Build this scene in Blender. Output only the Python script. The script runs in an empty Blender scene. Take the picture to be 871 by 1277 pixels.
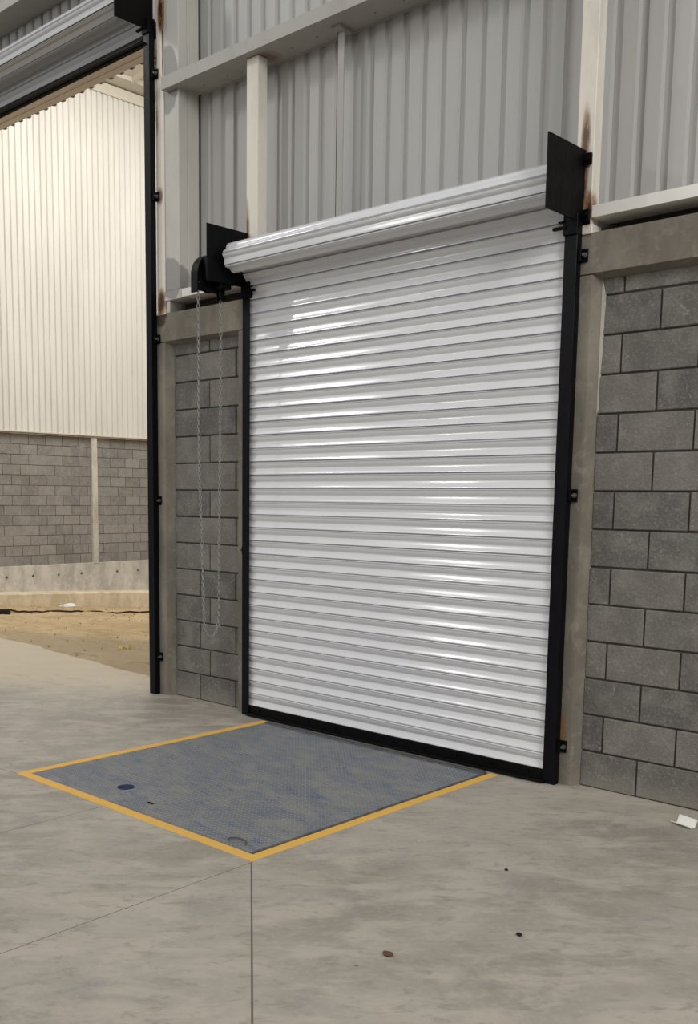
import bpy, bmesh, math, random
from mathutils import Vector, Matrix
random.seed(7)
S = bpy.context.scene
COL = S.collection
PI = math.pi

# ------------------------------------------------------------------ helpers
WORLD = {}      # where each object's origin stands in the world
class MB:
    def __init__(s): s.v = []; s.f = []; s.r = []; s.cur = 0.5
    def add(s, vs, fs):
        b = len(s.v); s.v += [tuple(v) for v in vs]; s.r += [s.cur]*len(vs)
        s.f += [tuple(i+b for i in f) for f in fs]
    def box(s, x0, x1, y0, y1, z0, z1, bev=0.0):
        if bev <= 0:
            s.add([(x0,y0,z0),(x1,y0,z0),(x1,y1,z0),(x0,y1,z0),(x0,y0,z1),(x1,y0,z1),(x1,y1,z1),(x0,y1,z1)],
                  [(0,3,2,1),(4,5,6,7),(0,1,5,4),(1,2,6,5),(2,3,7,6),(3,0,4,7)]); return
        bm = bmesh.new(); bmesh.ops.create_cube(bm, size=1)
        for v in bm.verts:
            v.co = ((x0+x1)/2+v.co.x*(x1-x0), (y0+y1)/2+v.co.y*(y1-y0), (z0+z1)/2+v.co.z*(z1-z0))
        bmesh.ops.bevel(bm, geom=bm.edges[:], offset=bev, segments=1, affect='EDGES')
        bm.verts.index_update()
        s.add([v.co[:] for v in bm.verts], [[v.index for v in f.verts] for f in bm.faces]); bm.free()
    def prism(s, prof, axis, a, b, cap=True, closed=True):
        """profile of (u,v) swept along an axis: x -> (y,z), y -> (x,z), z -> (x,y)"""
        def P(t, u, v): return {'x':(t,u,v),'y':(u,t,v),'z':(u,v,t)}[axis]
        n = len(prof); vs = [P(a,*p) for p in prof]+[P(b,*p) for p in prof]
        fs = [(i,(i+1)%n,n+(i+1)%n,n+i) for i in range(n if closed else n-1)]
        if cap and closed: fs += [tuple(range(n-1,-1,-1)), tuple(range(n,2*n))]
        s.add(vs, fs)
    def cyl(s, p0, p1, r, n=16, r1=None):
        p0 = Vector(p0); p1 = Vector(p1); d = (p1-p0).normalized(); r1 = r if r1 is None else r1
        u = d.orthogonal().normalized(); w = d.cross(u)
        vs = [p0+(u*math.cos(2*PI*i/n)+w*math.sin(2*PI*i/n))*r for i in range(n)]
        vs += [p1+(u*math.cos(2*PI*i/n)+w*math.sin(2*PI*i/n))*r1 for i in range(n)]
        s.add(vs, [(i,(i+1)%n,n+(i+1)%n,n+i) for i in range(n)]+[tuple(range(n-1,-1,-1)), tuple(range(n,2*n))])
    def tube(s, pts, r, n=8, closed=False):
        pts = [Vector(p) for p in pts]; m = len(pts); rings = []
        up = None
        for i, p in enumerate(pts):
            a = pts[(i-1) % m] if (closed or i > 0) else p
            b = pts[(i+1) % m] if (closed or i < m-1) else p
            d = (b-a).normalized()
            u = d.orthogonal().normalized() if up is None else (up-d*up.dot(d)).normalized()
            up = u; w = d.cross(u)
            rings.append([p+(u*math.cos(2*PI*k/n)+w*math.sin(2*PI*k/n))*r for k in range(n)])
        vs = [v for rg in rings for v in rg]; fs = []
        for i in range(m if closed else m-1):
            j = (i+1) % m
            for k in range(n):
                fs.append((i*n+k, i*n+(k+1)%n, j*n+(k+1)%n, j*n+k))
        if not closed: fs += [tuple(range(n-1,-1,-1)), tuple((m-1)*n+k for k in range(n))]
        s.add(vs, fs)
    def build(s, name, m, parent=None, loc=(0,0,0), smooth=None):
        me = bpy.data.meshes.new(name); off = WORLD.get(parent, Vector((0,0,0))) if parent else Vector(loc)
        me.from_pydata([tuple(Vector(v)-off) for v in s.v], [], s.f)
        at = me.attributes.new('tone', 'FLOAT', 'POINT'); at.data.foreach_set('value', s.r)
        bm = bmesh.new(); bm.from_mesh(me); bmesh.ops.recalc_face_normals(bm, faces=bm.faces[:]); bm.to_mesh(me); bm.free()
        if smooth is not None:
            me.polygons.foreach_set('use_smooth', [True]*len(me.polygons)); me.set_sharp_from_angle(angle=math.radians(smooth))
        me.materials.append(m)
        o = bpy.data.objects.new(name, me); COL.objects.link(o)
        WORLD[o] = off
        if parent: o.parent = parent
        else: o.location = off
        return o

def tag(o, label=None, cat=None, group=None, kind=None):
    if label: o['label'] = label
    if cat: o['category'] = cat
    if group: o['group'] = group
    if kind: o['kind'] = kind
    return o
def empty(name, loc, label, cat, group=None):
    o = bpy.data.objects.new(name, None); o.location = loc; COL.objects.link(o); o.empty_display_size = .1; WORLD[o] = Vector(loc)
    return tag(o, label, cat, group)
def struct(mb, name, m, label, cat, **k): return tag(mb.build(name, m, **k), label, cat, kind='structure')

# ------------------------------------------------------------------ node helpers
class NT:
    def __init__(s, name):
        s.m = bpy.data.materials.new(name); s.m.use_nodes = True
        s.t = s.m.node_tree; s.b = s.t.nodes['Principled BSDF']
        s.co = s.n('ShaderNodeNewGeometry').outputs['Position']
    def n(s, typ, **kw):
        nd = s.t.nodes.new(typ)
        for k, v in kw.items(): setattr(nd, k, v)
        return nd
    def link(s, a, b): s.t.links.new(a, b)
    def put(s, sock, v):
        if hasattr(v, 'is_linked') or isinstance(v, bpy.types.NodeSocket): s.link(v, sock)
        else: sock.default_value = v
    def math(s, op, a, b=0.0, c=0.0, clamp=False):
        nd = s.n('ShaderNodeMath', operation=op, use_clamp=clamp)
        for i, v in enumerate((a, b, c)): s.put(nd.inputs[i], v)
        return nd.outputs[0]
    def vec(s, op, a, b=(0,0,0)):
        nd = s.n('ShaderNodeVectorMath', operation=op); s.put(nd.inputs[0], a); s.put(nd.inputs[1], b); return nd
    def noise(s, scale, detail=4, rough=.55, stretch=(1,1,1), rotz=0.0, dist=0.0, vec=None):
        src = vec or s.co
        if rotz:
            m0 = s.n('ShaderNodeMapping'); s.link(src, m0.inputs[0]); m0.inputs['Rotation'].default_value = (0,0,rotz); src = m0.outputs[0]
        mp = s.n('ShaderNodeMapping'); s.link(src, mp.inputs[0]); mp.inputs['Scale'].default_value = stretch
        nd = s.n('ShaderNodeTexNoise'); s.link(mp.outputs[0], nd.inputs['Vector'])
        nd.inputs['Scale'].default_value = scale; nd.inputs['Detail'].default_value = detail
        nd.inputs['Roughness'].default_value = rough; nd.inputs['Distortion'].default_value = dist
        return nd.outputs['Fac']
    def ramp(s, x, a, b, lo=0.0, hi=1.0):
        nd = s.n('ShaderNodeMapRange', interpolation_type='SMOOTHSTEP'); s.put(nd.inputs[0], x)
        for i, v in enumerate((a, b, lo, hi)): nd.inputs[i+1].default_value = v
        return nd.outputs[0]
    def mix(s, f, a, b, mode='MIX'):
        nd = s.n('ShaderNodeMix', data_type='RGBA', blend_type=mode)
        s.put(nd.inputs[0], f)
        for i, v in ((6, a), (7, b)):
            if isinstance(v, (tuple, list)): v = (*v[:3], 1)
            s.put(nd.inputs[i], v)
        return nd.outputs[2]
    def bump(s, h, strength=.3, dist=.01, prev=None):
        nd = s.n('ShaderNodeBump'); s.link(h, nd.inputs['Height']); nd.inputs['Strength'].default_value = strength
        nd.inputs['Distance'].default_value = dist
        if prev: s.link(prev, nd.inputs['Normal'])
        return nd.outputs[0]
    def tone(s):
        nd = s.n('ShaderNodeAttribute'); nd.attribute_name = 'tone'; return nd.outputs['Fac']
    def out(s, col, rough=.7, metal=0.0, spec=.5, normal=None):
        if isinstance(col, (tuple, list)): col = (*col[:3], 1)
        s.put(s.b.inputs['Base Color'], col); s.put(s.b.inputs['Roughness'], rough)
        s.put(s.b.inputs['Metallic'], metal); s.b.inputs['Specular IOR Level'].default_value = spec
        if normal: s.link(normal, s.b.inputs['Normal'])
        return s.m
    def spot(s, p, rad):
        """soft mask 1 at p falling to 0 at rad (rad per axis)"""
        d = s.vec('SUBTRACT', s.co, p).outputs[0]
        d = s.vec('DIVIDE', d, rad).outputs[0]
        L = s.vec('LENGTH', d).outputs['Value']
        return s.math('SUBTRACT', 1.0, L, clamp=True)
    def seg(s, a, b, w):
        """mask of a line on the floor from a to b of half width w"""
        a = Vector((*a, 0)); b = Vector((*b, 0)); d = (b-a); L = d.length; d /= L; nrm = Vector((-d.y, d.x, 0))
        q = s.vec('SUBTRACT', s.co, tuple(a)).outputs[0]
        al = s.vec('DOT_PRODUCT', q, tuple(d)).outputs['Value']
        ac = s.math('ABSOLUTE', s.vec('DOT_PRODUCT', q, tuple(nrm)).outputs['Value'])
        m = s.math('LESS_THAN', ac, w)
        m = s.math('MULTIPLY', m, s.math('GREATER_THAN', al, 0.0))
        return s.math('MULTIPLY', m, s.math('LESS_THAN', al, L))

# ------------------------------------------------------------------ materials
def m_floor():
    t = NT('concrete_floor')
    n1 = t.noise(.9, 5, .6); n2 = t.noise(2.6, 8, .68, (1, 2.0, 1), -.76, .5); n3 = t.noise(42, 4, .7); n4 = t.noise(8, 7, .75, (1, 2.3, 1), -.76, .6)
    c = t.mix(t.ramp(n1, .34, .68), (.262,.239,.202), (.385,.354,.302))
    c = t.mix(t.ramp(n2, .42, .62, 0, .8), c, (.44,.404,.342))
    c = t.mix(t.ramp(n4, .5, .66, 0, .65), c, (.235,.212,.176))
    c = t.mix(t.ramp(t.noise(1.7, 4, .6, (1,1.8,1), -.76), .55, .7, 0, .4), c, (.27,.27,.265))
    c = t.mix(t.ramp(n3, .45, .75, 0, .3), c, (.47,.45,.41))
    vor = t.n('ShaderNodeTexVoronoi'); t.link(t.co, vor.inputs['Vector']); vor.inputs['Scale'].default_value = 5.5
    sp = t.math('LESS_THAN', vor.outputs['Distance'], .042)
    sp = t.math('MULTIPLY', sp, t.math('GREATER_THAN', t.noise(3, 2), .52))
    c = t.mix(t.math('MULTIPLY', sp, .75), c, (.09,.075,.06))
    # sandy dust carried in through the open doorway
    dust = t.math('MULTIPLY', t.spot((-4.8,.5,0), (3.4,1.9,1)), t.ramp(t.noise(4, 6, .65, (1,2,1)), .3, .6, .5, 1.6), clamp=True)
    c = t.mix(t.ramp(dust, .05, .5, 0, .85), c, (.47,.40,.30))
    j = t.seg((1.155,-2.09), (2.6,-3.45), .0035)
    for a, b in (((1.155,-2.09),(1.19,-3.9)), ((.06,-2.09),(.06,-3.9)), ((2.78,-2.42),(3.4,-1.65)), ((-.777,-2.08),(-3.2,-2.3))):
        j = t.math('MAXIMUM', j, t.seg(a, b, .0022))
    c = t.mix(t.math('MULTIPLY', j, .8), c, (.06,.052,.045))
    b = t.bump(t.math('ADD', n3, t.math('MULTIPLY', n4, .6)), .25, .004)
    b = t.bump(t.math('SUBTRACT', 1, j), .6, .004, b)
    return t.out(c, t.ramp(n2, .3, .7, .55, .85), spec=.35, normal=b)
def m_block(name, ca, cb, light, fine=60):
    t = NT(name)
    n1 = t.noise(7, 4, .6); n2 = t.noise(fine, 4, .75); n3 = t.noise(2.0, 3, .6, (1,1,.6))
    c = t.mix(t.tone(), ca, cb)
    c = t.mix(t.ramp(n1, .4, .7, 0, .35), c, light)
    c = t.mix(t.ramp(n2, .48, .72, 0, .6), c, light)
    c = t.mix(t.ramp(n2, .42, .25, 0, .45), c, tuple(v*.5 for v in ca))
    c = t.mix(t.ramp(n3, .5, .75, 0, .35), c, tuple(v*.72 for v in ca))
    zz = t.n('ShaderNodeSeparateXYZ'); t.link(t.co, zz.inputs[0])
    dust = t.math('ADD', zz.outputs[2], t.math('MULTIPLY', n1, .16))
    c = t.mix(t.ramp(dust, .22, .06, 0, .6), c, (.30,.272,.228))
    sm = t.noise(5, 6, .75, (1,1,1.6), dist=1.2)
    c = t.mix(t.math('MULTIPLY', t.ramp(sm, .56, .72, 0, .6), t.ramp(n2, .4, .65)), c, (.45,.43,.385))
    return t.out(c, .93, spec=.25, normal=t.bump(t.math('ADD', n2, t.math('MULTIPLY', n1, .5)), .8, .008))
def m_mortar():
    t = NT('dark_mortar'); n = t.noise(50, 3)
    return t.out(t.mix(n, (.045,.042,.037), (.085,.08,.07)), .95, spec=.2)
def m_concrete(name, a, b, stains=()):
    t = NT(name); n1 = t.noise(3.5, 5, .62, (1,1,.45)); n2 = t.noise(38, 4, .7); n3 = t.noise(11, 5, .7, dist=.8)
    c = t.mix(t.ramp(n1, .35, .68), a, b)
    c = t.mix(t.ramp(n3, .52, .72, 0, .45), c, tuple(min(1, v*1.35) for v in b))
    c = t.mix(t.ramp(n3, .42, .28, 0, .4), c, tuple(v*.6 for v in a))
    for p, r, col in stains:
        k = t.math('MULTIPLY', t.spot(p, r), t.ramp(t.noise(14, 4, .7), .3, .6, .4, 1.8), clamp=True)
        c = t.mix(t.ramp(k, .05, .6, 0, .85), c, col)
    return t.out(c, .9, spec=.25, normal=t.bump(t.math('ADD', n2, n3), .35, .005))
def m_paint(name, col, rust=(), rough=.5, dirt=.25, patches=(), spec=.4):
    t = NT(name); n1 = t.noise(5, 5, .65, (1,1,.35)); n2 = t.noise(26, 4, .7)
    c = t.mix(t.ramp(n1, .42, .75, 0, dirt), col, tuple(v*.62 for v in col))
    c = t.mix(t.ramp(n2, .62, .78, 0, dirt), c, (col[0]*.55, col[1]*.48, col[2]*.4))
    for p, r, pc in patches:
        k = t.math('ADD', t.spot(p, r), t.math('MULTIPLY', t.math('SUBTRACT', n1, .5), .6))
        c = t.mix(t.ramp(k, .22, .3), c, pc)
    rg = rough
    for p, r, k0 in rust:
        k = t.math('MULTIPLY', t.spot(p, r), t.ramp(t.noise(17, 5, .7, (1,1,.4)), .25, .6, .5, 1.7), clamp=True)
        c = t.mix(t.ramp(k, .02, .6, 0, .95*k0), c, (.27,.125,.045))
        c = t.mix(t.ramp(k, .5, .9, 0, .95*k0), c, (.045,.02,.011))
    return t.out(c, rg, spec=spec, normal=t.bump(n2, .06, .003))
def m_black(name, base=.002, rough=.5, blue=1.1):
    t = NT(name); n = t.noise(30, 4, .7, (1,1,.4))
    c = t.mix(t.ramp(n, .5, .8, 0, .5), (base,base,base*blue), (base*2.6,base*2.6,base*2.9))
    return t.out(c, t.ramp(n, .3, .7, rough-.08, rough+.12), spec=.14)
def m_curtain(name='white_lacquered_slats', f=1.0):
    t = NT(name); n = t.noise(2.2, 3, .5, (1,1,3)); n2 = t.noise(60, 3, .6, (.3,1,1))
    c = t.mix(t.ramp(n2, .5, .8, 0, .12), (.74*f,.75*f,.775*f), (.64*f,.64*f,.65*f))
    c = t.mix(t.ramp(t.noise(1.1, 4, .6, (1,1,4)), .55, .75, 0, .10), c, (.62*f,.60*f,.57*f))
    return t.out(c, t.ramp(n, .3, .7, .12, .19), spec=.5, normal=t.bump(n, .07, .02))
def m_sheet(name, a, b, rough=.5):
    t = NT(name); n = t.noise(1.6, 4, .6, (1,1,.25)); n2 = t.noise(18, 4, .7, (1,1,.3))
    c = t.mix(t.ramp(n, .35, .7), a, b); c = t.mix(t.ramp(n2, .58, .8, 0, .18), c, tuple(v*.6 for v in a))
    return t.out(c, rough, spec=.4)
def m_tread():
    t = NT('worn_blue_tread_plate')
    n1 = t.noise(3.6, 5, .66, (1,1.9,1), .15, .8); n2 = t.noise(8, 6, .72, (1,2.0,1), .1, .8); n3 = t.noise(55, 3, .7)
    c = t.mix(t.ramp(n1, .38, .66), (.135,.152,.182), (.215,.217,.21))
    c = t.mix(t.ramp(n2, .52, .66, 0, .8), c, (.055,.095,.22))
    c = t.mix(t.ramp(n2, .42, .3, 0, .4), c, (.27,.26,.22))
    c = t.mix(t.math('MULTIPLY', t.tone(), .6), c, (.30,.30,.285))
    c = t.mix(t.ramp(n3, .5, .8, 0, .3), c, (.05,.05,.055))
    return t.out(c, .62, metal=.15, spec=.35)
def m_yellow():
    t = NT('worn_yellow_paint'); n = t.noise(9, 5, .7); n2 = t.noise(40, 4, .7)
    c = t.mix(t.ramp(n, .4, .75, 0, .6), (.74,.43,.085), (.60,.38,.12))
    c = t.mix(t.ramp(n2, .6, .74, 0, .65), c, (.36,.32,.25))
    return t.out(c, .7, spec=.3)
def m_dirt():
    t = NT('sandy_dirt'); n1 = t.noise(.9, 6, .65, (1,1.4,1)); n2 = t.noise(5, 6, .7, (1,1.6,1)); n3 = t.noise(30, 4, .75)
    c = t.mix(t.ramp(n1, .35, .65), (.66,.47,.25), (.82,.63,.37))
    c = t.mix(t.ramp(n2, .52, .7, 0, .5), c, (.42,.33,.21))
    c = t.mix(t.ramp(n3, .58, .76, 0, .6), c, (.20,.15,.10))
    c = t.mix(t.ramp(n3, .40, .25, 0, .4), c, (.74,.62,.43))
    n5 = t.noise(7, 7, .78, (1,2.6,1), -.76, .8)
    c = t.mix(t.ramp(n5, .54, .66, 0, .6), c, (.34,.235,.13))
    c = t.mix(t.ramp(n5, .49, .38, 0, .6), c, (.86,.70,.45))
    c = t.mix(t.math('GREATER_THAN', t.tone(), .8), c, (.20,.15,.095))
    near = t.math('MULTIPLY', t.spot((-3.6,.5,0), (3.4,1.6,2)), t.ramp(n2, .3, .6, .5, 1.6), clamp=True)
    c = t.mix(t.ramp(near, .08, .5, 0,   .6), c, (.48,.39,.27))
    c = t.mix(t.ramp(t.noise(2.6, 6, .7, (1,2.4,1)), .55, .68, 0, .55), c, (.30,.235,.16))
    return t.out(c, .97, spec=.15, normal=t.bump(t.math('ADD', n2, n3), 1.0, .06))

M = dict(
    floor=m_floor(), mortar=m_mortar(),
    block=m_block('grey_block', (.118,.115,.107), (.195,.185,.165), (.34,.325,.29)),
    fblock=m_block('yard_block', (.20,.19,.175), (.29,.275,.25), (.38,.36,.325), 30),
    frame=m_concrete('concrete_frame', (.185,.168,.138), (.275,.25,.205),
                     [((1.483,-.06,.29),(.028,.06,.13),(.26,.13,.05)), ((-2.0,-.06,2.9),(.09,.1,.1),(.05,.035,.025))]),
    found=m_concrete('foundation_concrete', (.42,.395,.355), (.62,.585,.525), [((-13.63,yy,-.07),(.03,.035,.035),(.03,.028,.025)) for yy in (5.25,5.84,6.43,6.99,7.9,8.45)]),
    ledge=m_concrete('ledge_concrete', (.56,.46,.32), (.72,.62,.46)),
    clad=m_sheet('grey_cladding_sheet', (.45,.445,.43), (.51,.503,.483)),
    cream=m_sheet('cream_cladding_sheet', (.69,.67,.62), (.75,.73,.68), .6),
    trim=m_paint('cream_trim', (.66,.62,.53), dirt=.15),
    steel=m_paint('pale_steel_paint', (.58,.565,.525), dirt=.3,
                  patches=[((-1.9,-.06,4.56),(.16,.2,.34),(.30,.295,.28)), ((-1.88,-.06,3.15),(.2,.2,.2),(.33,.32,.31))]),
    girt=m_paint('girt_paint', (.40,.39,.36), dirt=.35, rust=[((-.92,.02,4.46),(.10,.12,.06),.4)]),
    white=m_paint('white_purlin_paint', (.88,.855,.80), dirt=.1),
    post=m_paint('post_paint', (.80,.755,.67), dirt=.4, rust=[
        ((1.470,-.06,3.33),(.034,.09,.25),.8), ((1.455,-.06,3.12),(.045,.12,.17),.8), ((1.50,-.05,3.03),(.035,.09,.12),.9),
        ((-1.055,-.06,3.36),(.035,.07,.24),.75), ((-1.99,-.06,2.99),(.06,.09,.13),.9), ((-2.0,-.06,3.76),(.05,.06,.08),.6),
        ((-2.03,-.06,4.3),(.03,.06,.14),.4), ((-1.975,-.06,5.03),(.045,.09,.17),1.0), ((-1.957,-.06,4.78),(.010,.06,.35),1.0), ((-2.035,-.06,4.75),(.022,.06,.16),.7)]),
    black=m_black('black_painted_steel'), guide=m_black('black_guide_steel', .0032, .38, 1.7),
    curtain=m_curtain(), curtain_shaded=m_curtain('shade_greyed_slats', .72), tread=m_tread(), yellow=m_yellow(), dirt=m_dirt(),  # second curtain: white slats greyed, roof shade put into the colour
    hinge=m_paint('worn_hinge_steel', (.085,.085,.09), dirt=.5), gap=NT('gap_black').out((.006,.006,.006), .9, spec=.1),
    rubber=NT('rubber_seal').out((.012,.012,.012), .8, spec=.2),
    chain=m_paint('galvanised_chain', (.31,.305,.29), dirt=.5, rough=.45),
    blue=NT('navy_blue_hole').out((.012,.022,.075), .7, spec=.2),
    scrap=m_paint('white_scrap_paint', (.80,.79,.74), dirt=.1),
    cable=NT('dark_cable').out((.035,.025,.02), .8, spec=.2),
    stone=NT('brown_pebble').out((.12,.065,.042), .85, spec=.2), crumb=NT('dark_crumb').out((.022,.016,.012), .9, spec=.2),
    leaf=NT('yellow_leaf').out((.52,.43,.10), .8, spec=.2), litter=NT('white_plastic').out((.82,.80,.77), .6, spec=.3),
    bolt=m_paint('bolt_steel', (.10,.10,.10), dirt=.3, rough=.35),
    lintel=m_paint('lintel_paint', (.80,.70,.60), dirt=.2),
)

# ------------------------------------------------------------------ floor
PX0, PX1, PY0, PY1 = -.777, 1.151, -2.081, -.155      # outside of the yellow edge
fl = MB()
xs = [-9, PX0, PX1, 7]; ys = [-9, PY0, PY1, .6]
def slab(mb, xs, ys, hole, z0, z1):
    for i in range(3):
        for j in range(3):
            if (i, j) == hole: continue
            x0, x1, y0, y1 = xs[i], xs[i+1], ys[j], ys[j+1]
            mb.add([(x0,y0,z1),(x1,y0,z1),(x1,y1,z1),(x0,y1,z1)], [(0,1,2,3)])
    hx0, hx1, hy0, hy1 = xs[1], xs[2], ys[1], ys[2]
    a = [(xs[0],ys[0]),(xs[3],ys[0]),(xs[3],ys[3]),(xs[0],ys[3])]; h = [(hx0,hy0),(hx1,hy0),(hx1,hy1),(hx0,hy1)]
    for ring in (a, h):
        for k in range(4):
            p, q = ring[k], ring[(k+1)%4]
            mb.add([(*p,z1),(*q,z1),(*q,z0),(*p,z0)], [(0,1,2,3)])
    mb.add([(*h[0],z0),(*h[1],z0),(*h[2],z0),(*h[3],z0)], [(0,1,2,3)])
    mb.add([(*a[0],z0-.01),(*a[1],z0-.01),(*a[2],z0-.01),(*a[3],z0-.01)], [(0,1,2,3)])
slab(fl, xs, ys, (1,1), -.14, 0)
struct(fl, 'floor', M['floor'], 'worn grey concrete slab floor with thin saw-cut joints', 'floor')

# ------------------------------------------------------------------ dock leveler let into the floor
dl = empty('dock_leveler', ((PX0+PX1)/2, (PY0+PY1)/2, 0), 'blue-grey dock leveler plate with yellow border in front of the closed shutter', 'dock leveler')
W = .058
tx0, tx1, ty0, ty1 = PX0+W+.004, PX1-W-.026, PY0+W+.004, PY1
deck = MB(); deck.cur = 0
deck.box(tx0, tx1, ty0, ty1-.05, -.012, .001)
deck.cur = 1.0
px = .026; i = 0; y = ty0+.012
while y < ty1-.065:
    x = tx0+.012+(px/2 if i % 2 else 0); a = 1 if i % 2 else -1
    while x < tx1-.012:
        dx, dy = .0095, .0095*a; nx, ny = .0022*(-a), .0022
        deck.add([(x-dx,y-dy,.001),(x+nx,y+ny,.001),(x+dx,y+dy,.001),(x-nx,y-ny,.001),(x-dx*.4,y-dy*.4,.0030),(x+dx*.4,y+dy*.4,.0030)],
                 [(0,3,4),(3,2,5,4),(2,1,5),(1,0,4,5)])
        x += px
    y += px/2*1.05; i += 1
deck.build('deck_plate', M['tread'], dl, dl.location)
b = MB(); b.box(PX0, PX1, PY0, PY0+W, -.1, .0035, .002); tag(b.build('edge_strip', M['yellow'], dl, dl.location), 'yellow front edge strip')
b = MB(); b.box(PX0, PX0+W, PY0+W, PY1, -.1, .0035, .002); tag(b.build('edge_strip', M['yellow'], dl, dl.location), 'yellow left edge strip')
b = MB(); b.box(PX1-W, PX1, PY0+W, PY1, -.1, .0035, .002); tag(b.build('edge_strip', M['yellow'], dl, dl.location), 'yellow right edge strip')
b = MB(); b.box(PX0+W, PX1-W, PY0+W, PY1, -.12, -.03); b.build('pit_pan', M['gap'], dl, dl.location)
b = MB(); b.box(tx0, tx1, ty1-.045, ty1-.002, -.012, .006, .002)
for k in range(9): b.cyl((tx0+.1+k*.2, ty1-.048, .001), (tx0+.2+k*.2, ty1-.048, .001), .007, 10)
tag(b.build('rear_hinge', M['hinge'], dl, dl.location), 'dark grey hinge strip along the shutter')
b = MB(); b.cyl((-.127,-1.806,.0005), (-.127,-1.806,.0040), .046, 28); tag(b.build('hole_plug', M['blue'], dl, dl.location), 'round navy blue opening')
b = MB(); b.box(.17,.215,-1.893,-1.879,.0005,.0038); tag(b.build('pull_slot', M['gap'], dl, dl.location), 'small black slot')
b = MB(); b.tube([(.93+.055*math.cos(a), -1.965+.028*math.sin(a), .008+.003*math.sin(a)) for a in [PI*k/10*1.2 for k in range(11)]], .0035, 8)
b.build('lifting_ring', M['hinge'], dl, dl.location)

# ------------------------------------------------------------------ concrete frames and block infill
def blocks(mb, x0, x1, z0, z1, offs, y=0.0, d=.10, bw=.4, bh=.2, row0=1, g=.005, bev=.004, plane='xz'):
    r = row0; z = z0
    while z < z1-.02:
        zt = min(z+bh, z1); o = offs[r % 2]
        k = math.floor((x0-o)/bw); xa = x0
        while xa < x1-1e-4:
            xb = min(o+(k+1)*bw, x1); k += 1
            if xb-xa > .015:
                mb.cur = random.random()
                jx = random.uniform(-.0012,.0012)
                if plane == 'xz': mb.box(xa+g, xb-g, y+random.uniform(-.0015,.0015), y+d, z+g+jx, zt-g+jx, bev)
                else: mb.box(y-d, y+random.uniform(-.0015,.0015), xa+g, xb-g, z+g+jx, zt-g+jx, bev)
            xa = xb
        z += bh; r += 1
YF = -.06
def panel(idx, name, lab, x0, x1, col_l, col_r, offs, bx0, bx1):
    """concrete frame: posts col_l / col_r (x ranges) and beam 2.71-2.905, block wall between"""
    f = MB()
    for c0, c1, side in (col_l, col_r):
        if c1 <= c0: continue
        ch = .036
        if side > 0: prof = [(c0,YF),(c1-ch,YF),(c1,0.01),(c1,.12),(c0,.12)]     # return flares to the right
        else: prof = [(c0,YF),(c1,YF),(c1,.12),(c0,.12),(c0,.01),(c0+.0,YF)][:4]
        f.prism(prof, 'z', -.02, 2.70)
    f.prism([(YF,2.708),(YF,2.91),(.125,2.91),(.125,2.683),(.005,2.683)], 'x', x0, x1)
    struct(f, 'trim_%d' % idx, M['frame'], 'rough concrete posts and beam framing the block panel %s' % lab, 'concrete frame')
    w = MB(); blocks(w, bx0, bx1, 0, 2.69, offs)
    o = struct(w, name, M['block'], 'grey concrete block wall panel %s' % lab, 'wall')
    k = MB(); k.box(bx0-.01, bx1+.01, .0095, .115, -.01, 2.69); k.build('mortar', M['mortar'], o)
panel(1, 'wall_left', 'between the open doorway and the shutter', -2.105, -.99, (-2.105,-1.915,1), (-1.135,-.99,-1), (-1.914,-1.626), -1.925, -1.13)
panel(2, 'wall_right', 'right of the closed shutter', 1.43, 7.0, (1.43,1.572,1), (6.8,7.0,-1), (1.688,1.888), 1.565, 6.82)
# the roughly pointed mortar strip beside the right post
k = MB()
pts = [(1.568,2.0)]+[(1.572+.012*random.random()+(.012 if z > 2.3 else 0), z) for z in [2.02+.06*i for i in range(11)]]+[(1.568,2.69)]
k.add([(x,-.002,z) for x,z in pts]+[(x,.02,z) for x,z in pts], [tuple(range(len(pts)))]+[(i,(i+1)%len(pts),len(pts)+(i+1)%len(pts),len(pts)+i) for i in range(len(pts))])
struct(k, 'trim_3', M['found'], 'pale mortar smear at the left end of the right block panel', 'mortar')

# ------------------------------------------------------------------ upper wall: sheet cladding and its steel
YC = .14
def corrug(mb, a0, a1, z0, z1, base, depth, pitch, plane='xz', phase=0.0, th=.0016):
    """trapezoidal sheet; ribs rise to base+depth (away from the viewer when depth > 0)"""
    prof = []; x = a0-((a0-phase) % pitch)
    while x < a1+pitch:
        for t, h in ((0,0),(.58,0),(.66,1),(.92,1)):
            prof.append((x+t*pitch, base+h*depth))
        x += pitch
    n = len(prof)
    s = 1 if depth > 0 else -1
    vs = []
    for z in (z0, z1):
        for off in (0, th*s):
            vs += [((u, v+off, z) if plane == 'xz' else (v+off, u, z)) for u, v in prof]
    fs = []
    for i in range(n-1):
        fs += [(i,i+1,2*n+i+1,2*n+i), (n+i+1,n+i,3*n+i,3*n+i+1), (i+1,i,n+i,n+i+1), (2*n+i,2*n+i+1,3*n+i+1,3*n+i)]
    fs += [(0,2*n,3*n,n),(n-1,2*n-1,4*n-1,3*n-1)]
    mb.add(vs, fs)
c = MB(); corrug(c, -2.06, 7, 2.80, 7.2, YC, .020, .1378, phase=.028)
struct(c, 'wall_back', M['clad'], 'grey ribbed sheet cladding above the concrete beams', 'wall')
c = MB(); corrug(c, -9, -2.13, 4.886, 7.2, YC, .036, .1378, phase=.028)
struct(c, 'wall_upper', M['clad'], 'grey ribbed sheet cladding above the open doorway', 'wall')

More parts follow.
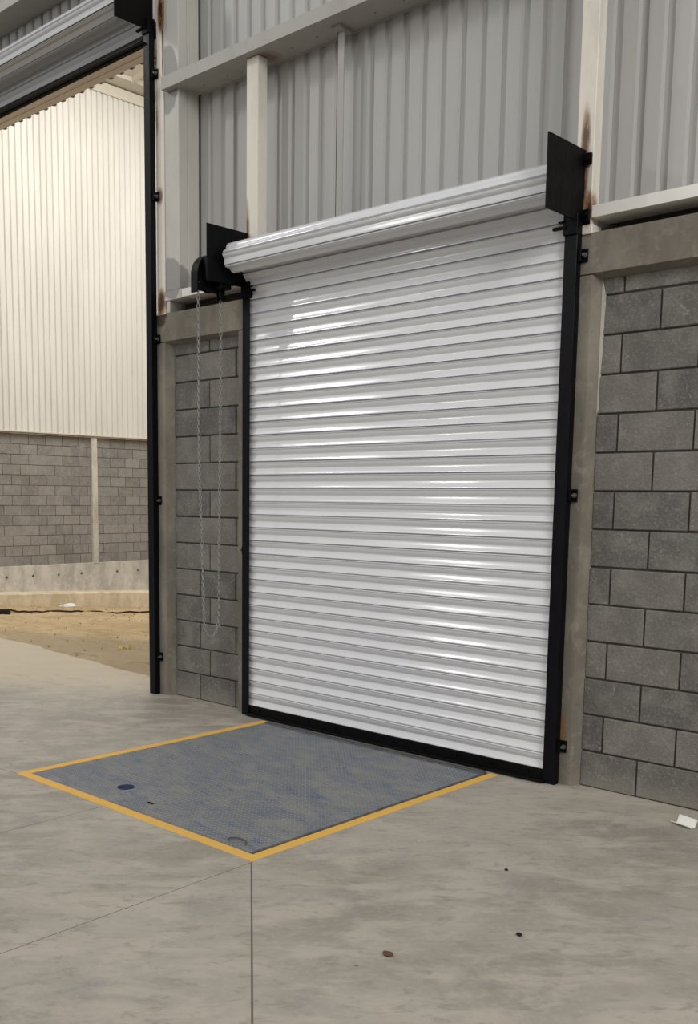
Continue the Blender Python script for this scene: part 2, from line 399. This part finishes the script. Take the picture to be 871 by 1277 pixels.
def chan(mb, y0, y1, z0, h, x0, x1, t=.006, lip=.02):
    """C channel lying flat, open upwards-back: front flange, underside, back flange"""
    mb.prism([(y0,z0),(y1,z0),(y1,z0+h),(y1-t,z0+h),(y1-t,z0+t),(y0+t,z0+t),(y0+t,z0+h-t),(y0+lip,z0+h-t),(y0+lip,z0+h),(y0,z0+h)], 'x', x0, x1)
b = MB(); chan(b, -.12, YC-.004, 4.462, .085, -1.90, 7.0)
b.prism([(YC-.012,4.452),(YC-.004,4.452),(YC-.004,4.462),(YC-.012,4.462)], 'x', -1.74, 7.0)
for xx in (-1.6,-1.35,-.72,-.5,-.02,.2): b.cyl((xx,.03,4.462),(xx,.03,4.452),.006,8)
tag(b.build('steel_girt', M['girt'], loc=(-1.9,0,4.462)), 'long pale grey steel channel girt crossing the cladding above the closed shutter', 'girt')
b = MB(); chan(b, -.12, YC-.004, 5.655, .085, -9, -2.0455)
tag(b.build('steel_girt', M['girt'], loc=(-9,0,5.655)), 'grey steel channel girt in the top left corner above the open doorway', 'girt')
b = MB(); b.prism([(-.06,2.985),(.12,2.985),(.12,3.043),(.112,3.043),(.112,2.993),(-.054,2.993),(-.054,3.043),(-.06,3.043)], 'x', 1.522, 7.0)
tag(b.build('wall_purlin', M['white'], loc=(1.52,0,2.985)), 'white channel rail just above the concrete beam right of the shutter', 'rail')
b = MB(); b.prism([(-.058,3.008),(.12,3.008),(.12,3.064),(.112,3.064),(.112,3.016),(-.052,3.016),(-.052,3.064),(-.058,3.064)], 'x', -1.762, -1.062)
tag(b.build('wall_purlin', M['white'], loc=(-1.76,0,3.008)), 'short white channel rail behind the chain hoist left of the shutter', 'rail')

def post(x0, x1, y0, y1, z0, z1, name, m, label, cat, base=None, group=None):
    r = empty(name, ((x0+x1)/2, (y0+y1)/2, z0), label, cat, group)
    t = .006; b = MB(); b.box(x0, x1, y0, y1, z0+.004, z1, .004); b.build('shaft', m, r, r.location)
    if base:
        q = MB(); q.box(*base, .003); q.build('base_plate', m, r, r.location)
    return r
post(1.420, 1.517, -.058, .02, 2.915, 7.0, 'jamb_post', M['post'], 'pale steel post with rust streaks above the right end of the closed shutter', 'post', (1.44,1.532,-.07,.03,2.905,2.952))
post(-1.062, -.95, -.058, .03, 2.915, 4.46, 'jamb_post', M['post'], 'pale steel post rising behind the left end of the shutter roll up to the girt', 'post', (-1.075,-.955,-.06,.03,2.905,2.918))
post(-2.045, -1.945, -.058, .03, 2.915, 7.0, 'jamb_post', M['post'], 'rust-stained pale steel post beside the tall black guide of the open doorway', 'post', (-2.06,-1.935,-.065,.03,2.905,2.918))
cr = empty('steel_column', (-1.85,.02,2.905), 'thick light grey steel box column left of the cladding bay behind the girt end', 'column')
b = MB(); b.box(-1.935, -1.775, -.06, .02, 3.07, 7.0, .003); b.box(-1.93, -1.768, .02, .125, 3.07, 7.0, .004)
b.build('shaft', M['steel'], cr, cr.location)
b = MB(); b.box(-1.95, -1.755, -.062, .125, 3.0, 3.07, .003); b.build('cap_plate', M['steel'], cr, cr.location)
b = MB(); b.box(-1.935, -1.895, -.055, .06, 2.912, 3.0, .003); b.build('foot', M['steel'], cr, cr.location)
hr = empty('hanger_strap', (-.295,.03,2.95), 'thin pale steel strap hanging from the girt halfway over the shutter', 'strap')
b = MB(); b.box(-.325, -.268, .03, .038, 2.95, 4.455, .001); b.box(-.325,-.318,.03,.06,2.95,4.455,.001); b.build('strap', M['girt'], hr, hr.location)
b = MB(); b.box(-.335, -.262, -.015, .10, 4.437, 4.4615, .002); b.build('clip', M['girt'], hr, hr.location)

b = MB(); b.box(-2.05, 7, .1265, .1385, 2.90, 3.06)  # added strip, its dark colour stands for shade on the cladding behind
struct(b, 'trim_9', M['mortar'], 'added dark strip painting the shade in the gap between concrete beams and white rails', 'trim')
# lintel over the open doorway
b = MB(); b.prism([(-.055,4.86),(.05,4.872),(.05,4.866),(YC-.003,4.876),(YC-.003,4.97),(-.055,4.97)], 'x', -9, -2.06)
tag(b.build('door_lintel', M['lintel'], loc=(-2.06,0,4.86)), 'pinkish beige steel lintel under the sheet edge above the open doorway', 'lintel')

# ------------------------------------------------------------------ rolling shutters
P = .0907
def slat_profile():
    """one interlocking slat, (height fraction 0..1 from joint up, offset towards the room)"""
    pts = [(0.0, -.013), (.004, .0045)]
    for k in range(8):
        u = k/7
        pts.append((.03+.40*u, .0045-.0130*(1.32*u-.32*u*u)))              # lower half leans back: faces up
    pts.append((.455, -.0088)); pts.append((.48, -.0084))
    for k in range(1, 8):
        u = k/7
        pts.append((.48+.37*u, -.0084+.0112*math.sin(u*PI/2)))             # upper half comes forward: faces down
    pts += [(.862, .0066), (.878, .0070), (.928, -.002), (.932, -.013), (.996, -.013)]
    return pts
PROF = slat_profile()
def curtain_path(z_start, rows, path):
    """offset the slat profile along a path (list of (y,z) polyline, param by length)"""
    out = []; seg = []; L = 0
    for a, b in zip(path[:-1], path[1:]):
        d = math.dist(a, b); seg.append((L, d, a, b)); L += d
    s = 0; n = 0
    def at(s):
        for l, d, a, b in seg:
            if s <= l+d or (l, d, a, b) == seg[-1]:
                t = (s-l)/d; T = ((b[0]-a[0])/d, (b[1]-a[1])/d)
                return (a[0]+(b[0]-a[0])*t, a[1]+(b[1]-a[1])*t), T
    while (n+1)*P <= L+1e-6:
        for h, o in PROF:
            p, T = at((n+h)*P); out.append((p[0]-o*T[1], p[1]+o*T[0]))
        n += 1
    return out
def curtain(parent, x0, x1, path, mat='curtain'):
    pr = curtain_path(0, 0, path); b = MB()
    nx = 14; n = len(pr)
    X = [x0+(x1-x0)*i/nx for i in range(nx+1)]
    vs = [(x, y, z) for x in X for y, z in pr]
    fs = [(i*n+k, (i+1)*n+k, (i+1)*n+k+1, i*n+k+1) for i in range(nx) for k in range(n-1)]
    b.add(vs, fs)
    for xe in (x0, x1):
        b.add([(xe,y,z) for y,z in pr]+[(xe,y+.012,z) for y,z in pr], [(k,k+1,n+k+1,n+k) for k in range(n-1)])
    back = [(pr[0][0]+.012, pr[0][1])]+[(y+.012, z) for y, z in pr[::19][1:]]+[(pr[-1][0]+.012, pr[-1][1])]
    m = len(back); b.add([(x0,y,z) for y,z in back]+[(x1,y,z) for y,z in back], [(i,i+1,m+i+1,m+i) for i in range(m-1)])
    return b.build('curtain', M[mat], parent, parent.location, smooth=38)
def coil(parent, x0, x1, cy, cz, r, n=8, ph=0.0, m='curtain'):
    b = MB(); prof = []
    for k in range(n):
        for h, o in PROF[1:-1]:
            a = ph+2*PI*(k+h)/n; rr = r+o*1.25
            prof.append((cy-rr*math.sin(a+PI/2), cz-rr*math.cos(a+PI/2)))
    b.prism(prof, 'x', x0, x1, cap=True)
    return b.build('curtain_roll', M[m], parent, parent.location, smooth=32)
def bar(parent, x0, x1, y, z):
    b = MB(); b.box(x0, x1, y-.012, y-.005, z+.012, z+.074, .001); b.box(x0, x1, y+.004, y+.012, z+.012, z+.06, .001)
    b.box(x0, x1, y-.055, y-.0045, z+.012, z+.020, .001)
    for k in range(10):
        x = x0+.12+k*(x1-x0-.24)/9; b.cyl((x, y-.019, z+.046), (x, y-.011, z+.046), .008, 6)
    o = b.build('bottom_bar', M['black'], parent, parent.location)
    b = MB(); b.box(x0+.01, x1-.01, y-.014, y+.014, z+.001, z+.013, .002); b.build('rubber_seal', M['rubber'], o)
    return o
def guide(parent, x0, x1, side, z1, brackets, yf=-.112, yb=-.061):
    """side: +1 opens towards +x (left guide), -1 towards -x"""
    b = MB(); t = .007; g0, g1 = (x0, x1)
    web = (x0, x0+t) if side > 0 else (x1-t, x1)
    b.box(x0, x1, yf, yf+t, .001, z1, .0015); b.box(x0, x1, yb-t, yb, .001, z1, .0015); b.box(web[0], web[1], yf+t, yb-t, .001, z1)
    gd = b.build('guide', M['guide'], parent, parent.location)
    for z in brackets:
        q = MB(); xa, xb = (x0-.04, x0+.004) if side > 0 else (x1-.004, x1+.04)
        q.box(xa, xb, -.071, -.061, z-.033, z+.033, .001)
        w = (xa+xb)/2
        q.box(w-.02 if side < 0 else w-.0, w if side < 0 else w+.02, -.098, -.07, z-.03, z+.03, .001)
        br = q.build('wall_bracket', M['black'], gd)
        q = MB(); bx = (xa+.012) if side > 0 else (xb-.012)
        q.cyl((bx,-.071,z), (bx,-.083,z), .013, 6); q.cyl((bx,-.083,z), (bx,-.097,z), .006, 10)
        q.build('bolt', M['bolt'], br)
    q = MB(); xa, xb = (x1-.012, x1+.062) if side > 0 else (x0-.062, x0+.012)
    q.box(xa, xb, yf-.02, yf+.001, z1+.03, z1+.045, .001); q.box(x0-.004, x1+.004, yf-.012, yb, z1-.002, z1+.10, .002)
    xm = x1 if side > 0 else x0
    q.box(xm-.03 if side < 0 else xm-.006, xm+.006 if side < 0 else xm+.03, yf-.02, yf+.001, z1+.062, z1+.07, .001)
    q.build('curtain_stop', M['black'], gd)
    return gd
def head_plate(parent, x, y0, y1, z0, z1, side):
    b = MB(); b.box(x-.004, x+.004, y0, y1, z0, z1, .001)
    a, c = (x, x+.045) if side < 0 else (x-.045, x)
    b.box(a, c, -.066, -.059, z0-.06, z0+.05, .001)                       # lower angle against the jamb
    b.box(x-.02*(side<0), x+.02*(side>0), -.068, -.059, z0, z1-.03, .001)
    hp = b.build('head_plate', M['black'], parent, parent.location)
    for z in (z1-.05, z0+.03):
        q = MB(); xx = x+.030 if side < 0 else x-.030
        q.box(min(x, xx+.014*(-side)), max(x, xx+.014*(-side)), -.078, -.064, z-.028, z+.028, .001)
        q.cyl((xx,-.078,z), (xx,-.098,z), .011, 6); q.build('bolt', M['black'], hp)
    return hp

# --- the closed shutter
sd = empty('rolling_shutter', (.21,-.09,0), 'white slatted rolling shutter, fully closed, in black guides above the dock leveler', 'shutter')
GL0, GL1, GR0, GR1 = -1.04, -.97, 1.402, 1.474
pth = [(-.086,.0745),(-.086,2.86),(-.092,2.93),(-.108,2.99),(-.135,3.06),(-.150,3.11),(-.152,3.15)]
curtain(sd, GL0+.03, GR1-.03, pth)
coil(sd, -.995, 1.462, -.242, 3.136, .089, 7, .25)
bar(sd, GL1-.02, GR0+.02, -.088, 0)
guide(sd, GL0, GL1, 1, 2.90, (1.18,))
guide(sd, GR0, GR1, -1, 2.905, (.215,1.577,2.80))
head_plate(sd, -1.05, -.425, -.060, 2.975, 3.338, 1)
head_plate(sd, 1.47, -.425, -.060, 2.968, 3.322, -1)
b = MB(); b.cyl((-1.2,-.242,3.136),(1.4735,-.242,3.136),.017,14); b.build('barrel_shaft', M['black'], sd, sd.location)
# chain hoist on the left end
CX, CYW, CZW, RW = -1.15, -.315, 3.032, .102
hw = MB()
hw.cyl((CX-.018,CYW,CZW),(CX-.012,CYW,CZW),RW+.012,36); hw.cyl((CX+.012,CYW,CZW),(CX+.018,CYW,CZW),RW+.012,36); hw.cyl((CX-.012,CYW,CZW),(CX+.012,CYW,CZW),RW-.008,36)
for k in range(12):
    a = 2*PI*k/12; hw.cyl((CX-.016,CYW+math.cos(a)*(RW-.01),CZW+math.sin(a)*(RW-.01)),(CX+.016,CYW+math.cos(a)*(RW-.01),CZW+math.sin(a)*(RW-.01)),.012,8)
hm = MB(); hm.box(-1.125,-1.054,-.40,-.13,2.985,3.14,.006); hm.cyl((-1.125,-.242,3.136),(-1.054,-.242,3.136),.05,20); hm.cyl((CX,CYW,CZW),(-1.1,CYW,CZW),.04,16)
hoist = hm.build('chain_hoist', M['black'], sd, sd.location)
hw.build('chain_wheel', M['black'], hoist)
gd = MB(); n = 24
arc = [(CYW+math.cos(a)*(RW+.028), CZW+math.sin(a)*(RW+.028)) for a in [PI*1.08-PI*.78*k/n for k in range(n+1)]]
arc = [(CYW-RW-.030, 2.925)]+arc
inner = [(CYW+(y-CYW)*.955, CZW+(z-CZW)*.955) for y, z in arc[1:]]; inner = [(CYW-RW-.024, 2.925)]+inner
gd.prism(arc+inner[::-1], 'x', CX-.034, CX+.034)
gd.box(CX-.036, CX-.030, CYW-RW-.03, CYW+RW+.02, 2.93, 3.05, .001)
gd.box(CX-.034, CX+.034, CYW-RW-.032, CYW-RW-.024, 2.905, 3.035, .001)
gd.box(CX-.03, CX+.09, CYW+.02, CYW+RW+.02, 2.945, 2.985, .004)
gd.build('chain_guard', M['black'], hoist)
for yy, zb in ((CYW-RW, 2.918), (CYW+RW, 2.88)):
    q = MB(); q.box(CX-.022, CX-.016, yy-.018, yy+.018, zb, 2.97, .001); q.box(CX+.016, CX+.022, yy-.018, yy+.018, zb, 2.97, .001); q.box(CX-.022, CX+.022, yy+.012 if yy > CYW else yy-.02, yy+.02 if yy > CYW else yy-.012, zb, 2.97, .001)
    q.build('chain_guide', M['black'], hoist)

# --- hand chain: a closed loop of links round the wheel
def link(mb, p, d, w, L=.032, Wd=.016, r=.0026):
    d = d.normalized(); w = (w-d*w.dot(d)).normalized(); hl = L/2-Wd/2; pts = []
    for k in range(7): a = -PI/2+PI*k/6; pts.append(p+d*(hl+math.cos(a)*Wd/2)+w*(math.sin(a)*Wd/2))
    for k in range(7): a = PI/2+PI*k/6; pts.append(p+d*(-hl+math.cos(a)*Wd/2)+w*(math.sin(a)*Wd/2))
    mb.tube(pts, r, 6, closed=True)
loop = []
yl, yr = CYW-RW, CYW+RW; zb = .565
for k in range(61):
    t = k/60; loop.append(Vector((CX+.004*math.sin(t*9), yl+(t**2.2)*.045, CZW-(CZW-.70)*t)))
for k in range(1, 12):
    a = PI+PI*k/12; loop.append(Vector((CX, (-.372-.235)/2+math.cos(a)*(.235-.372)/-2*1.0, .70+math.sin(a)*.13)))
for k in range(61):
    t = 1-k/60; loop.append(Vector((CX+.003*math.sin(t*7), yr-(t**1.6)*.022, CZW-(CZW-.70)*t)))
for k in range(1, 12):
    a = PI*k/12; loop.append(Vector((CX, CYW+math.cos(a)*RW, CZW+math.sin(a)*RW)))
ch = MB(); pit = .0265; i = 0; acc = 0.0; cnt = 0; m = len(loop)
for k in range(m):
    a, bq = loop[k], loop[(k+1) % m]; d = bq-a; Ls = d.length
    while acc <= Ls:
        p = a+d*(acc/Ls); tw = cnt*PI/2+.55
        ww = Vector((math.cos(tw), math.sin(tw), .0)) if abs(d.normalized().z) > .6 else Vector((math.cos(tw), 0, math.sin(tw)))
        link(ch, p, d, ww); cnt += 1; acc += pit
    acc -= Ls
tag(ch.build('hand_chain', M['chain'], loc=(CX,CYW,CZW), smooth=60), 'thin galvanised hand chain hanging in a long loop before the narrow block panel', 'chain')

# --- the open shutter in the tall doorway
so = empty('rolling_shutter', (-4.0,-.09,0), 'white rolling shutter, greyed to carry roof shade, wound up open above the tall doorway', 'shutter')
HX = -2.07; OX = -6.4
pth = [(-.088,4.905),(-.095,4.93),(-.112,4.985),(-.135,5.045),(-.150,5.09),(-.152,5.14)]
curtain(so, OX+.03, HX-.03, pth, 'curtain_shaded')
coil(so, OX+.05, HX-.04, -.245, 5.125, .096, 7, .35, 'curtain_shaded')
bar(so, OX, HX-.03, -.09, 4.83)
guide(so, -2.113, -2.043, -1, 4.90, (.30,1.52,2.73,3.76,4.62))
guide(so, OX-.07, OX, 1, 4.90, (.30,1.52,2.73))
head_plate(so, HX, -.40, -.060, 4.925, 5.30, -1)
head_plate(so, OX, -.40, -.060, 4.925, 5.30, 1)

# ------------------------------------------------------------------ beyond the doorway: dirt yard bay and its side wall
XW = -13.65
def hz(x, y):     # slope of the dirt
    t = min(1, max(0, (-x-3.6)/9.6)); t = t*t*(3-2*t)*.45+t*.55
    u = min(1, max(0, (y-.2)/1.2))
    return (-.60-.078*(max(y,0)-4.9))*t*(.25+.75*u)
from mathutils import noise as mn
def gz(x, y):     # surface of the dirt
    edge = .07+max(0, -x-2.2)*.115+.05*mn.noise((x*2.3,0,9))      # where dirt spills over the slab
    k = min(1, max(0, (y-edge)/.35)); k = k*k*(3-2*k)
    rut = .030*mn.noise((x*.8+y*.5,y*2.2-x*.5,0))+.028*mn.noise((x*2.2,y*3.4,7))+.022*mn.noise((x*6,y*8,3))+.03*max(0, mn.noise((x*11,y*13,5))-.25)
    w = min(1, max(0, (y-.4)/1.6))
    z = min(hz(x, y), 0)*w+(rut*(.25+.75*w)+.014)*k-.02*(1-k)
    return z
d = MB(); nx, ny = 330, 230
for i in range(nx+1):
    for j in range(ny+1):
        x = -14.2+12.0*i/nx; y = -.35+13.5*(j/ny)**1.35
        z = gz(x, y)
        d.v.append((x,y,z)); d.r.append(.5)
for i in range(nx):
    for j in range(ny):
        a = i*(ny+1)+j; d.f.append((a, a+ny+1, a+ny+2, a+1))
for q in range(420):                                                      # clods lying in the dirt
    x = random.uniform(-12.8,-2.3); y = random.uniform(.25,8.5)
    if y < .2+max(0, -x-2.2)*.15: continue
    z = gz(x, y); r = random.uniform(.004,.015); rr = [r*random.uniform(.6,1.3) for _ in range(6)]
    d.cur = 1.0
    d.add([(x-rr[0]*1.4,y,z),(x,y-rr[1],z),(x+rr[2]*1.4,y,z),(x,y+rr[3],z),(x+r*.2,y,z+rr[4]*.7+.012)], [(0,1,4),(1,2,4),(2,3,4),(3,0,4)])
d.cur = .5
struct(d, 'ground', M['dirt'], 'sloping sandy dirt ground seen through the open doorway', 'ground', smooth=60)
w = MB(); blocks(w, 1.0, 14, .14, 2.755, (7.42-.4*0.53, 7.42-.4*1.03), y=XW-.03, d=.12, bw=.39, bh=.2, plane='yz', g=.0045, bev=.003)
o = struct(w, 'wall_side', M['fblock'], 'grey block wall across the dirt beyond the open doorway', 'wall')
k = MB(); k.box(XW-.16, XW-.036, 1.0, 14, .1, 2.76); k.build('mortar', M['mortar'], o)
b = MB(); b.box(XW-.16, XW+.03, 7.29, 7.425, .13, 2.77, .004)
b.box(XW-.16, XW+.02, 2.6, 2.75, .13, 2.77, .004); b.box(XW-.16, XW+.02, 12, 12.14, .13, 2.77, .004)
b.box(XW-.16, XW+.035, 1.0, 14, 2.74, 2.80, .006)
struct(b, 'trim_4', M['found'], 'pale concrete post and capping of the far block wall', 'concrete frame')
b = MB(); b.box(XW-.2, XW+.02, 1.0, 14, -1.2, .145, .006); struct(b, 'trim_5', M['found'], 'pale stained concrete foundation under the far block wall', 'foundation')
b = MB()
b.prism([(XW+.35,-1.5),(XW+.35,-.385),(XW+.30,-.35),(XW,-.35),(XW,-1.5)], 'y', 1.0, 14)
for i, v in enumerate(b.v):
    if v[2] > -1: b.v[i] = (v[0], v[1], v[2]-.047*(v[1]-5.2))
struct(b, 'trim_6', M['ledge'], 'sandy concrete footing ledge along the base of the far wall', 'footing')
c = MB(); corrug(c, 1.0, 14, 2.79, 9.66, XW+.052, -.036, .134, plane='yz', phase=.05)
struct(c, 'wall_far', M['cream'], 'tall cream ribbed sheet cladding above the far block wall', 'wall')
b = MB(); b.box(XW+.0, XW+.075, 1.0, 14, 2.772, 2.800, .002); struct(b, 'trim_7', M['trim'], 'cream flashing under the far cladding', 'flashing')
b = MB(); b.prism([(XW,9.60),(XW+.09,9.60),(XW+.09,9.80),(XW+.02,9.80)], 'y', 1.0, 14); struct(b, 'trim_8', M['trim'], 'cream eaves trim along the top of the far cladding', 'trim')
c = MB()
c.prism([(XW-.2,9.80),(XW+.42,9.86),(XW+.42,9.95),(-9.8,10.6),(-9.8,10.68),(XW-.2,9.98)], 'y', 1.0, 14)
struct(c, 'ceiling', M['trim'], 'cream underside of the roof over the yard bay', 'ceiling')
b = MB(); b.prism([(9.0,0),(9.06,0),(9.06,.2),(9.0,.2)], 'x', XW+.4, -9.8)
for i, v in enumerate(b.v): b.v[i] = (v[0], v[1]-.85, v[2]+9.78+(v[0]-XW)*.165)
tag(b.build('roof_purlin', M['trim']), 'cream roof purlin visible at the top of the open doorway', 'purlin')

# small things on the ground
cb = MB(); pts = []
ctrl = ((-10.9,3.45),(-10.5,3.62),(-10.2,3.70),(-9.8,3.86),(-9.35,4.05),(-8.9,4.30),(-8.4,4.62),(-8.0,4.95),(-7.6,5.3))
for (xa, ya), (xb, yb) in zip(ctrl[:-1], ctrl[1:]):
    for k in range(8):
        x = xa+(xb-xa)*k/8; y = ya+(yb-ya)*k/8; pts.append((x, y, gz(x,y)+.022))
cb.tube(pts, .014, 8); tag(cb.build('cable', M['cable'], smooth=60), 'dark cable lying across the dirt beyond the doorway', 'cable')
pp = MB(); z0 = max(gz(-10.6,2.35), gz(-9.72,3.02))+.035; pp.cyl((-10.6,2.35,z0+.01),(-9.72,3.02,z0),.045,12); pp.cyl((-9.74,3.0,z0),(-9.70,3.035,z0),.052,12)
tag(pp.build('pipe', M['crumb'], smooth=40), 'short black pipe on the dirt at the left edge', 'pipe')
def lump(name, c, r, sc, m, label, cat, seed, group=None, flat=.0):
    bm = bmesh.new(); bmesh.ops.create_icosphere(bm, subdivisions=2, radius=1)
    mb = MB(); vs = []
    for v in bm.verts:
        k = 1+.35*mn.noise(v.co*1.6+Vector((seed*3.1,seed,0)))
        vs.append((c[0]+v.co.x*r*sc[0]*k, c[1]+v.co.y*r*sc[1]*k, c[2]+r*sc[2]*.8+max(v.co.z,-.8)*r*sc[2]*k))
    bm.verts.index_update(); mb.add(vs, [[v.index for v in f.verts] for f in bm.faces]); bm.free()
    return tag(mb.build(name, m, loc=c, smooth=60), label, cat, group)
lump('pebble', (2.122,-2.359,0), .019, (1.1,.8,.35), M['stone'], 'flat reddish brown pebble on the concrete floor', 'pebble', 1)
lump('debris_crumb', (2.36,-1.906,0), .009, (1.4,.8,.8), M['crumb'], 'black crumb on the floor right of the brown pebble', 'debris', 2)
lump('debris_crumb', (1.98,-1.39,0), .007, (1.2,1,.7), M['crumb'], 'tiny dark crumb on the floor between the leveler and the white scrap', 'debris', 4)
lump('litter', (-12.55,5.95,gz(-12.55,5.95)-.02), .13, (.9,1.35,.4), M['litter'], 'crumpled white plastic litter at the foot of the far wall', 'litter', 5)
lf = MB()
for k in range(14):
    a = random.uniform(0,2*PI); x = -4.05+random.uniform(-.12,.12); y = 1.12+random.uniform(-.1,.1); z = gz(x,y)+.004; s = random.uniform(.018,.04)
    dx, dy = math.cos(a)*s, math.sin(a)*s
    lf.add([(x-dx,y-dy,z),(x+dy*.35,y-dx*.35,z+.012),(x+dx,y+dy,z+.03),(x-dy*.35,y+dx*.35,z+.012)], [(0,1,2,3)])
for k in range(3): lf.tube([(-4.05,1.12,gz(-4.05,1.12)), (-4.05+random.uniform(-.06,.06),1.12+random.uniform(-.06,.06),gz(-4.05,1.12)+.05)], .003, 5)
tag(lf.build('weed', M['leaf']), 'small yellowed weed on the dirt just past the doorway', 'weed')
# bent white channel offcut by the right wall
sc = MB(); prof = [(0,.014),(.018,.0015),(.046,.0015),(.062,.036)]; th = .0022
pr = prof+[(u+.001,v+th) for u,v in prof[::-1]]
sc.prism(pr, 'x', 0, .105)
so2 = sc.build('metal_offcut', M['scrap'])
so2.location = (2.207,-.287,0); so2.rotation_euler = (0,0,math.radians(-16))
tag(so2, 'bent white sheet metal offcut on the floor by the right block wall', 'offcut')

# ------------------------------------------------------------------ light
W = bpy.data.worlds.new('hall_daylight'); S.world = W; W.use_nodes = True
nt = W.node_tree; bg = nt.nodes['Background']
tc = nt.nodes.new('ShaderNodeTexCoord'); sp = nt.nodes.new('ShaderNodeSeparateXYZ'); nt.links.new(tc.outputs['Generated'], sp.inputs[0])
mr = nt.nodes.new('ShaderNodeMapRange'); nt.links.new(sp.outputs['Z'], mr.inputs[0])
for i, v in enumerate((-1, 1, 0, 1)): mr.inputs[i+1].default_value = v
cr2 = nt.nodes.new('ShaderNodeValToRGB'); nt.links.new(mr.outputs[0], cr2.inputs[0])
e = cr2.color_ramp.elements
e[0].position = .46; e[0].color = (.06,.06,.06,1); e[1].position = .52; e[1].color = (.80,.788,.764,1)
q = e.new(.95); q.color = (1.0,.985,.955,1)
nt.links.new(cr2.outputs[0], bg.inputs['Color']); bg.inputs['Strength'].default_value = 1.15
def area(name, loc, rot, sx, sy, e, col=(1,1,1)):
    l = bpy.data.lights.new(name, 'AREA'); l.shape = 'RECTANGLE'; l.size = sx; l.size_y = sy; l.energy = e; l.color = col
    o = bpy.data.objects.new(name, l); o.location = loc; o.rotation_euler = rot; COL.objects.link(o); return o
def aim(p, t): return (Vector(t)-Vector(p)).to_track_quat('-Z', 'Y').to_euler()
area('unseen_lamp', (-9.4,-6.6,10.0), aim((-9.4,-6.6,10.0), (0,0,2)), .28, 1.5, 420, (1,.985,.96))  # unseen source, placed to throw the upper streaks on the slats
area('unseen_lamp', (-6.0,-8.4,6.3), aim((-6.0,-8.4,6.3), (0,0,1.2)), .24, 1.1, 170, (1,.985,.96))  # unseen source, placed for the lower slat streaks
area('unseen_lamp', (9.5,-4.5,6.5), aim((9.5,-4.5,6.5), (2.5,0,1.2)), 3.0, 3.0, 760, (1,.985,.96))  # added fill lamp without a known source, brightens the right block panel
area('yard_skylight', (-8.5,6.0,9.4), (0,math.radians(20),0), 4.5, 8.0, 1150, (1,.955,.885))

# ------------------------------------------------------------------ camera (solved from the block courses; the picture is an off-centre crop)
f, yaw, pitch, roll = 1246.615, .7651, -.1286, .0092
cxp, cyp = 373.31, 781.156
fw = Vector((-math.sin(yaw)*math.cos(pitch), math.cos(yaw)*math.cos(pitch), math.sin(pitch)))
rt = Vector((math.cos(yaw), math.sin(yaw), 0)); up = rt.cross(fw)
r2 = rt*math.cos(roll)+up*math.sin(roll); u2 = -rt*math.sin(roll)+up*math.cos(roll)
cam = bpy.data.cameras.new('camera'); co = bpy.data.objects.new('camera', cam); COL.objects.link(co)
co.matrix_world = Matrix(((r2.x,u2.x,-fw.x,4.1502),(r2.y,u2.y,-fw.y,-4.9267),(r2.z,u2.z,-fw.z,1.5553),(0,0,0,1)))
cam.sensor_fit = 'VERTICAL'; cam.sensor_height = 36; cam.sensor_width = 36; cam.lens = f/1277*36
cam.shift_x = (435.5-cxp)/1277; cam.shift_y = (cyp-638.5)/1277; cam.clip_end = 200
S.camera = co
vs = S.view_settings; vs.view_transform = 'Standard'; vs.look = 'None'; vs.gamma = 1; vs.use_curve_mapping = False; vs.exposure = -.82
